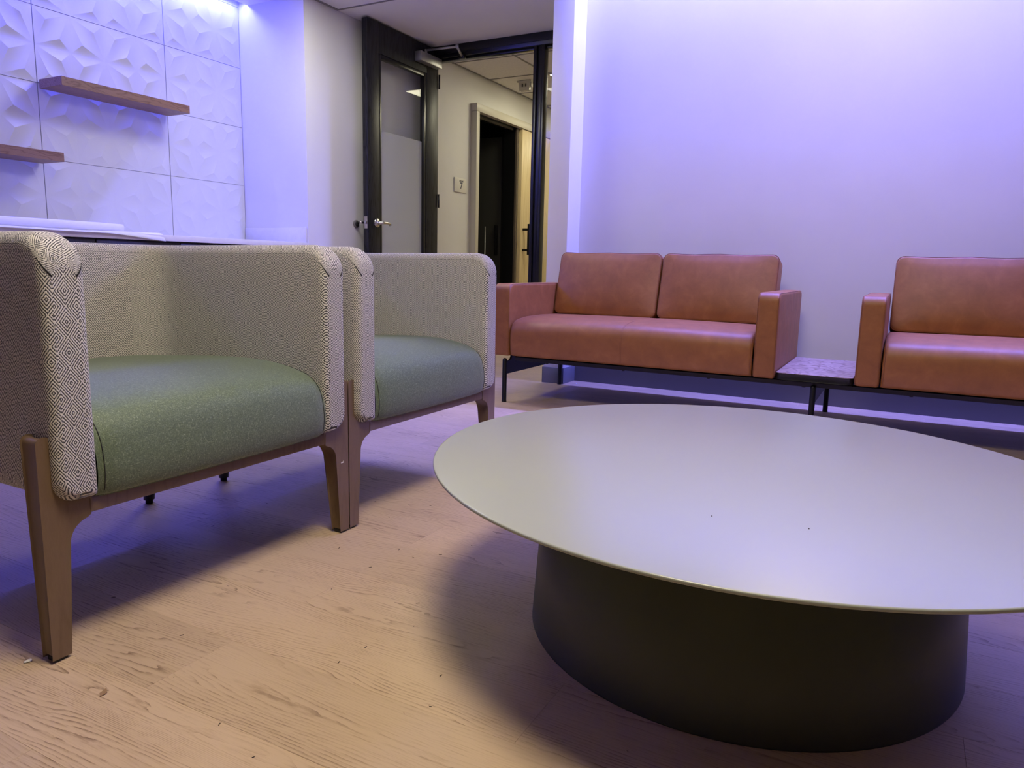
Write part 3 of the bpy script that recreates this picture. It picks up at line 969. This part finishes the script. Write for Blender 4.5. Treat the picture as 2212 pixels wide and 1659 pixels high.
    mb = MB(); mb.tube(seam_i, 0.0016, 6); mb.tube(seam_o, 0.0016, 6)
    sm = mb.build('seam', M['thread'], sh); sm['kind'] = 'stuff'
    # --- seat cushion
    prof = [(0.20, 0.284), (0.02, 0.284), (0.002, 0.286), (-0.010, 0.296), (-0.016, 0.33), (-0.014, 0.362), (-0.008, 0.392), (0.004, 0.415), (0.028, 0.435),
            (0.075, 0.451), (0.14, 0.461), (0.22, 0.465), (0.33, 0.463), (0.45, 0.455), (0.56, 0.447), (0.64, 0.442)]
    # resample finely
    def cr(P, m):
        out = []
        for i in range(len(P) - 1):
            p0, p1, p2, p3 = P[max(i - 1, 0)], P[i], P[i + 1], P[min(i + 2, len(P) - 1)]
            for q in range(m):
                u = q / m
                out.append(tuple(0.5 * (2 * p1[c] + (p2[c] - p0[c]) * u + (2 * p0[c] - 5 * p1[c] + 4 * p2[c] - p3[c]) * u * u + (3 * p1[c] - p0[c] - 3 * p2[c] + p3[c]) * u ** 3) for c in (0, 1)))
        out.append(P[-1]); return out
    pr = cr(prof, 3)
    P = []
    for i in range(29):
        u = -1 + 2 * i / 28; x = u * 0.2985
        crown = (1 - abs(u) ** 3)
        edge = max(0.0, (abs(u) - 0.93) / 0.07)
        row = []
        for y, z in pr:
            up = min(1.0, max(0.0, (z - 0.30) / 0.12))
            dz = 0.011 * crown * up - 0.006 * edge ** 2 * up
            dy = -0.010 * crown * (1 if y < 0.02 else max(0, 1 - (y - 0.02) / 0.06)) + 0.006 * edge ** 2 * (1 if y < 0.03 else 0)
            row.append((x, y + dy, z + dz))
        P.append(row)
    mb = MB(); mb.grid(P)
    st_ = mb.build('seat_cushion', M['green'], t)
    mb = MB()
    for u in (-0.945, 0.945):
        pts = []
        i = 0 if u < 0 else 28
        rowp = P[1] if u < 0 else P[27]
        rowq = P[0] if u < 0 else P[28]
        for (a, b) in list(zip(rowp, rowq))[9:30]:
            pts.append(((a[0] + b[0]) / 2, (a[1] + b[1]) / 2 - 0.0006, (a[2] + b[2]) / 2 + 0.0004))
        mb.tube(pts, 0.0008, 5)
    mb.build('stitching', M['thread'], st_)['kind'] = 'stuff'
    # --- timber front frame
    def leg_poly(sg):
        P = []
        P += [(-0.392, 0.010), (-0.392, 0.398)]
        P += [(x, z) for x, z in arc(-0.3825, 0.400, 0.0095, 180, 0, 8)]
        P += [(-0.3725, 0.360)]
        P += arc(-0.3315, 0.330, 0.0405, 180, 270, 8)
        P += [(-0.308, 0.2895), (-0.308, 0.2560)]
        P += arc(-0.308, 0.211, 0.045, 90, 172, 8)
        P += [(-0.3655, 0.010)]
        return [(sg * x, z) for x, z in P]
    for sg in (1, -1):
        poly = leg_poly(sg)
        n = len(poly)
        V, F = prism(poly, 'y', 0.003, 0.048)
        V = [(x, y if y < 0.01 else (0.003 + 0.030 + 0.016 * min(1, max(0, (z - 0.01) / 0.2))), z) for x, y, z in V]
        mb = MB(); mb.add(V, F)
        lg = mb.build('leg', M['chairwood'], t, 0.0042, 2, 30)
        if sg < 0:
            q = MB(); q.box(0.367, 0.3705, 0.0018, 0.0032, 0.1945, 0.1965); q.box(0.3705, 0.375, 0.0018, 0.0032, 0.1945, 0.1975)
            q.box(0.375, 0.377, 0.0018, 0.0032, 0.1955, 0.1995)
            sc = q.build('paint_scuff', M['crumb'], lg); sc['label'] = 'tiny white paint scuff'
        x0, x1 = sorted((sg * -0.390, sg * -0.3665))
        MB().box(x0, x1, 0.006, 0.031, 0.0, 0.011).build('glide', M['rubber'], lg, 0.002)
    V, F = prism([(0.004, 0.258), (0.034, 0.256), (0.034, 0.288), (0.006, 0.288), (0.0035, 0.283)], 'x', -0.309, 0.309)
    mb = MB(); mb.add(V, F); mb.build('front_rail', M['chairwood'], t, 0.002)
    box_part('underframe', (-0.30, 0.30, 0.035, 0.64, 0.262, 0.286), M['black'], t)
    for sx in (-0.262, 0.262):
        mb = MB()
        P = []
        for z, y, r in ((0.012, 0.655, 0.0155), (0.10, 0.645, 0.018), (0.20, 0.628, 0.022), (0.286, 0.610, 0.026)):
            P.append([(sx + r * math.cos(a), y + r * math.sin(a), z) for a in [2 * PI * q / 14 for q in range(14)]])
        mb.grid(P, None, True, True)
        mb.add(P[0], [tuple(range(14))])
        lg = mb.build('rear_leg', M['black'], t)
        MB().lathe([(0.0105, 0.0), (0.0105, 0.013)], (sx, 0.655, 0), 14).build('glide', M['rubber'], lg)
    return t


cA = make_chair()
cA['label'] = 'armchair in front left, green seat, grey diamond weave, nearest the camera'
cB = copy_tree(cA)
cB.location = (1.876, 1.275, 0)
cB['label'] = 'second armchair, green seat and diamond weave, standing nearer the tan sofa'
for c in cB.children:
    for g in c.children:
        if g.name.startswith('paint_scuff'): bpy.data.objects.remove(g)

# ------------------------------------------------------------------ coffee table
tb = thing('coffee_table', 'low round sage green coffee table on a flared drum base', 'coffee table', (1.478, 0.255, 0))
MB().lathe([(0.400, 0.0), (0.4155, 0.0), (0.4155, 0.003), (0.4145, 0.02), (0.396, 0.329), (0.36, 0.3295)], n=128).build('base', M['sage_dark'], tb)['label'] = 'darker flared drum base'
mb = MB()
mb.lathe([(0.0, 0.3295), (0.56, 0.3295), (0.632, 0.3335), (0.6418, 0.3352), (0.6425, 0.3365), (0.6425, 0.3395), (0.6415, 0.3405), (0.6395, 0.341), (0.0, 0.341)],
         n=192, sx=1.0, sy=0.957, rot=math.radians(60.2))
mb.build('top', M['sage'], tb)
mb = MB()
for x, y in ((-0.36, -0.02), (-0.34, -0.16)): mb.lathe([(0.0012, 0.341), (0.0012, 0.3416), (0, 0.342)], (x, y, 0), 8)
mb.build('dust_specks', M['speck'], tb)['kind'] = 'stuff'

# ------------------------------------------------------------------ bench with two sofas
bn = thing('bench_frame', 'long black metal bench frame on round legs under the sofas', 'bench', (3.36, 0, 0))
YA, YB = 1.905, -1.30
box_part('rail', (0.055, 0.085, YB, 1.80, 0.226, 0.2525), M['black'], bn)
box_part('rail', (0.690, 0.720, YB, 1.86, 0.226, 0.2525), M['black'], bn)
box_part('deck', (0.055, 0.765, YB, 1.80, 0.245, 0.2535), M['black'], bn)
for i in range(7):
    y = 1.62 - 0.42 * i
    MB().lathe([(0.008, 0.221), (0.008, 0.227)], (0.070, y, 0), 10).build('bolt', M['black'], bn)
for y in (1.857, 0.318, -1.22):
    for x in (0.044, 0.762):
        mb = MB()
        mb.lathe([(0.0, 0.0), (0.0135, 0.0), (0.0135, 0.004), (0.0125, 0.006), (0.0125, 0.226), (0.010, 0.233), (0.004, 0.2365), (0.0, 0.237)], (x, y, 0), 20)
        mb.build('leg', M['black'], bn)
    poly = [(0.044, 0.150), (0.762, 0.150), (0.762, 0.240), (0.755, 0.2515), (0.115, 0.2515)] + [(0.115 - 0.03 + 0.03 * math.cos(math.radians(a)), 0.245 - 0.03 + 0.0 + 0.03 * 0 + (-0.025) * math.sin(math.radians(a)) + 0.03) for a in (15, 45, 75, 90)] + [(0.044, 0.212)]
    V, F = prism(poly, 'y', y - 0.005, y + 0.005)
    mb = MB(); mb.add(V, F); mb.build('side_plate', M['black'], bn)

ld = thing('side_ledge', 'small wood grain side table between the two tan sofas', 'side table', (3.36, 0.319, 0.2540))
P = [(0.0, -0.157)] ; r = 0.025
poly = [(0.70, -0.156), (0.70, 0.156)] + arc(0.008 + r, 0.156 - r, r, 90, 180, 6) + arc(0.008 + r, -0.156 + r, r, 180, 270, 6)
n = len(poly)
V = [(x, y, 0.0) for x, y in poly] + [(x, y, 0.029) for x, y in poly]
F = [tuple(range(n)), tuple(range(2 * n - 1, n - 1, -1))] + [(i, (i + 1) % n, n + (i + 1) % n, n + i) for i in range(n)]
mb = MB(); mb.add(V, F); mb.build('carcass', M['black'], ld, 0.001)
V = [(x, y, 0.0292) for x, y in poly] + [(x, y, 0.0310) for x, y in poly]
mb = MB(); mb.add(V, F); mb.build('wood_top', M['ledge'], ld)


def seam_tube(parent, lines, r, mat, name='seam'):
    mb = MB()
    for l in lines: mb.tube(l, r, 6)
    o = mb.build(name, mat, parent); o['kind'] = 'stuff'
    return o


def arm_geo():
    """Arm panel, local: x depth 0..0.755, y -0.048..0.048, z 0..0.378"""
    L, H, hw = 0.755, 0.378, 0.0475
    r1, r2 = 0.040, 0.018
    outline = arc(L - 0.03, H - 0.03, 0.03, 0, 90, 5) + arc(r1, H - r1, r1, 90, 180, 8) + arc(r2, r2, r2, 180, 270, 5) + [(L, 0.0)]
    cx, cz = L / 2, H / 2
    b = 0.013
    mb = MB(); n = len(outline)
    rings = []
    def inset(d): return [(x + (cx - x) / max(abs(cx - x), 1e-6) * min(d, abs(cx - x)), z + (cz - z) / max(abs(cz - z), 1e-6) * min(d, abs(cz - z))) for x, z in outline]
    for a in range(0, 7):
        t = math.radians(90 * a / 6)
        rings.append([(x, -hw + b - b * math.cos(t) if False else -hw + b * (1 - math.sin(t)), z) for x, z in inset(b * (1 - math.cos(PI / 2 - t) if False else (1 - math.sin(t)) * 0 + (1 - math.cos(PI / 2 - t)) if False else b * 0)) ] if False else
                     [(x, -hw + b * (1 - math.sin(t)), z) for x, z in inset(b * (1 - math.cos(t)) * 0 + b * (1 - math.sqrt(max(0, 1 - (1 - math.sin(t)) ** 2))))])
    rings = [[(x, -hw + b * (1 - math.cos(math.radians(90 * a / 6))), z) for x, z in inset(b * (1 - math.sin(math.radians(90 * a / 6))))] for a in range(7)]
    rings += [[(x, -y, z) for x, y, z in rg] for rg in reversed(rings)]
    mb.grid(rings, None, True, True)
    # softly domed side faces
    for rg, sg in ((rings[0], -1), (rings[-1], 1)):
        prev = rg; layers = [rg]
        for q in range(1, 7):
            k = 1 - q / 6.0
            layers.append([(cx + (x - cx) * k, y + sg * 0.005 * max(0, 1 - ((x - cx) * k / (L / 2 - b)) ** 2) * max(0, 1 - ((z - cz) * k / (H / 2 - b)) ** 2), cz + (z - cz) * k) for x, y, z in rg])
        mb.grid(layers, None, True, True)
    lines = []
    for sg in (-1, 1):
        lines.append([(x, sg * (hw - 0.004), z) for x, z in [(xx + (cx - xx) / max(abs(cx - xx), 1e-6) * 0.0025, zz + (cz - zz) / max(abs(cz - zz), 1e-6) * 0.0025) for xx, zz in outline]])
    return mb, lines


def make_sofa(y_right, width, label, cushions):
    """Sofa on the bench: right arm outer face at y_right, total width."""
    t = thing('sofa', label, 'sofa', (3.36, y_right, 0.2540), 'tan leather sofas on the bench')
    aw = 0.096
    for yc in (aw / 2, width - aw / 2):
        mb, lines = arm_geo()
        a = mb.build('armrest', M['leather'], t, weld=0.00001); a.location = (0, yc, 0)
        seam_tube(a, lines, 0.0011, M['stitch'])
    s0, s1 = aw + 0.004, width - aw - 0.004
    prof = [(0.60, 0.0), (0.10, 0.0), (0.035, 0.0), (0.014, 0.004), (0.003, 0.018), (-0.004, 0.07), (-0.003, 0.12), (0.004, 0.150), (0.022, 0.174), (0.05, 0.188), (0.10, 0.197),
            (0.18, 0.203), (0.30, 0.205), (0.42, 0.203), (0.56, 0.199), (0.62, 0.195)]
    out = []
    for i in range(len(prof) - 1):
        p0, p1, p2, p3 = prof[max(i - 1, 0)], prof[i], prof[i + 1], prof[min(i + 2, len(prof) - 1)]
        for q in range(3):
            u = q / 3
            out.append(tuple(0.5 * (2 * p1[c] + (p2[c] - p0[c]) * u + (2 * p0[c] - 5 * p1[c] + 4 * p2[c] - p3[c]) * u * u + (3 * p1[c] - p0[c] - 3 * p2[c] + p3[c]) * u ** 3) for c in (0, 1)))
    out.append(prof[-1])
    P = []; NS = 60; mid = (s0 + s1) / 2
    for i in range(NS + 1):
        u = i / NS
        # finer near both ends
        y = s0 + (s1 - s0) * (0.5 - 0.5 * math.cos(PI * u)) * 1.0
        d = min(y - s0, s1 - y); e = max(0.0, 1 - d / 0.020)
        dm = abs(y - mid); g = math.exp(-(dm / 0.008) ** 2) * 0.0022
        crown = 0.006 * math.sin(PI * (y - s0) / (s1 - s0))
        row = []
        for x, z in out:
            up = min(1.0, max(0.0, (z - 0.05) / 0.12))
            sh = 0.014 * (1 - math.sqrt(max(0, 1 - e * e)))
            row.append((x + sh * (1 if x < 0.05 else 0) + g * (x < 0.05), y, z - sh * up - g * up + crown * up))
        P.append(row)
    mb = MB(); mb.grid(P)
    seat = mb.build('seat_cushion', M['leather'], t)
    im = min(range(NS + 1), key=lambda q: abs(P[q][0][1] - mid))
    seam_tube(seat, [[(x - 0.0004, y, z + 0.0004) for x, y, z in P[im][4:34]], [(x - 0.0002, y + 0.006, z + 0.0002) for x, y, z in P[im][4:34]]], 0.0007, M['stitch'])
    for row in (P[1], P[-2]): pass
    seam_tube(seat, [[(x - 0.0006, y, z + 0.0004) for x, y, z in P[q][4:38]] for q in (3, NS - 3)], 0.0010, M['stitch'])
    box_part('back_board', (0.745, 0.757, s0 + 0.012, s1 - 0.012, 0.0, 0.34), M['black'], t)
    # back cushions
    cw = (s1 - s0) / cushions
    for k in range(cushions):
        yc = s0 + cw * (k + 0.5)
        hw, hh, ht = cw / 2 - 0.004, 0.181, 0.064
        bw = back_cushion(hw, hh, ht, 0.034)
        mb, line = bw
        b = mb.build('back_cushion', M['leather'], t, weld=0.00001)
        ang = math.radians(14.5)
        b.location = (0.633, yc, 0.204 + 0.161); b.rotation_euler = (0, ang, 0)
        seam_tube(b, line, 0.0014, M['thread'] if False else M['stitch'])
    return t


def back_cushion(hw, hh, ht, rc):
    """Box cushion, local: y +-hw, z +-hh, front at x=-ht. Rounded corners in the face, piped front and back edges, domed front."""
    out = []
    for cy, cz, a0 in ((hw - rc, hh - rc, 0), (-hw + rc, hh - rc, 90), (-hw + rc, -hh + rc, 180), (hw - rc, -hh + rc, 270)):
        out += arc(cy, cz, rc, a0, a0 + 90, 7)
    # subdivide the straight runs
    full = []
    for i in range(len(out)):
        a, b = out[i], out[(i + 1) % len(out)]
        full.append(a)
        d = math.hypot(b[0] - a[0], b[1] - a[1])
        if d > 0.06:
            for q in range(1, 8): full.append((a[0] + (b[0] - a[0]) * q / 8, a[1] + (b[1] - a[1]) * q / 8))
    mb = MB(); b_ = 0.012
    wav = lambda y, z: 0.0022 * math.sin(23 * y + 1.3) * (1 if z > hh * 0.8 else 0)
    def ins(d): return [(y * (1 - d / hw), z * (1 - d / hh) + wav(y, z)) for y, z in full]
    rings = []
    for a in range(5):
        t = math.radians(90 * a / 4)
        rings.append([(-ht + b_ * (1 - math.sin(t)), y, z) for y, z in ins(b_ * (1 - math.cos(PI / 2 - (PI / 2 - t))))])
    rings = [[(-ht + b_ * (1 - math.cos(math.radians(90 * a / 4))), y, z) for y, z in ins(b_ * (1 - math.sin(math.radians(90 * a / 4))))] for a in range(5)]
    back = [[(-x, y, z) for x, y, z in rg] for rg in reversed(rings)]
    allr = rings + back
    mb.grid(allr, None, True, True)
    for rg, sg, dome in ((rings[0], -1, 0.022), (back[-1], 1, 0.004)):
        layers = [rg]
        for q in range(1, 9):
            k = 1 - q / 8.0
            layers.append([(x + sg * dome * (max(0, 1 - (y * k / (hw - b_)) ** 2) * max(0, 1 - (z * k / (hh - b_)) ** 2)) ** 0.6, y * k, z * k) for x, y, z in rg])
        mb.grid(layers, None, True, True)
    line = [[(-ht + 0.004, y, z) for y, z in ins(0.0022)] + [(-ht + 0.004, ins(0.0022)[0][0], ins(0.0022)[0][1])]]
    return mb, line


make_sofa(0.478, 1.430, 'tan leather two cushion sofa beside the partition, seen whole', 2)
make_sofa(-1.275, 1.433, 'tan leather sofa cut off by the picture edge, beyond the ledge', 2)

# ------------------------------------------------------------------ litter on the floor
def crumb(x, y, r, mat, label, cat='crumb', name='plaster_crumb', flat=1.0, n=5):
    mb = MB()
    for k in range(n):
        a = random.uniform(0, 2 * PI); d = random.uniform(0, r * 0.7); q = r * random.uniform(0.35, 0.6)
        pr = [(0.0, 0.0), (q, q * 0.15 * flat), (q * 0.8, q * 0.8 * flat), (0.0, q * 1.1 * flat)]
        mb.lathe(pr, (d * math.cos(a), d * math.sin(a), 0), 7)
    o = mb.build(name, mat); o.location = (x, y, 0.0002)
    return tag(o, label, cat)


crumb(0.668, 1.325, 0.0085, M['crumb'], 'white plaster crumb on the floor left of the near chair leg')
crumb(4.20, 1.775, 0.007, M['crumb'], 'white plaster crumb on the floor under the tan sofa', n=4)
mb = MB(); mb.add([(-0.008, -0.004, 0.0005), (0.004, -0.005, 0.002), (0.009, 0.004, 0.0045), (-0.003, 0.005, 0.001), (-0.008, -0.004, 0.0015), (0.004, -0.005, 0.003), (0.009, 0.004, 0.0055), (-0.003, 0.005, 0.002)],
                  [(0, 1, 2, 3), (7, 6, 5, 4), (0, 4, 5, 1), (1, 5, 6, 2), (2, 6, 7, 3), (3, 7, 4, 0)])
o = mb.build('wood_chip', M['chip']); o.location = (0.673, 1.118, 0)
tag(o, 'flat tan wood chip on the floor below the near armchair', 'wood chip')
mb = MB()
for k in range(70):
    x, y = random.uniform(0.5, 2.3), random.uniform(0.3, 1.7)
    if math.hypot(x - 1.478, y - 0.255) < 0.43: continue
    l = random.uniform(0.0012, 0.0045); a = random.uniform(0, PI)
    dx, dy = math.cos(a) * l, math.sin(a) * l; w = 0.0007
    mb.add([(x - dx - dy * .2, y - dy, 0.0003), (x + dx, y + dy - w, 0.0003), (x + dx, y + dy + w, 0.0012), (x - dx, y - dy + w, 0.0012)], [(0, 1, 2), (0, 2, 3), (0, 3, 1), (1, 3, 2)])
tag(mb.build('floor_specks', M['speck']), 'scattered dark specks of dust on the oak floor', 'specks', None, 'stuff')
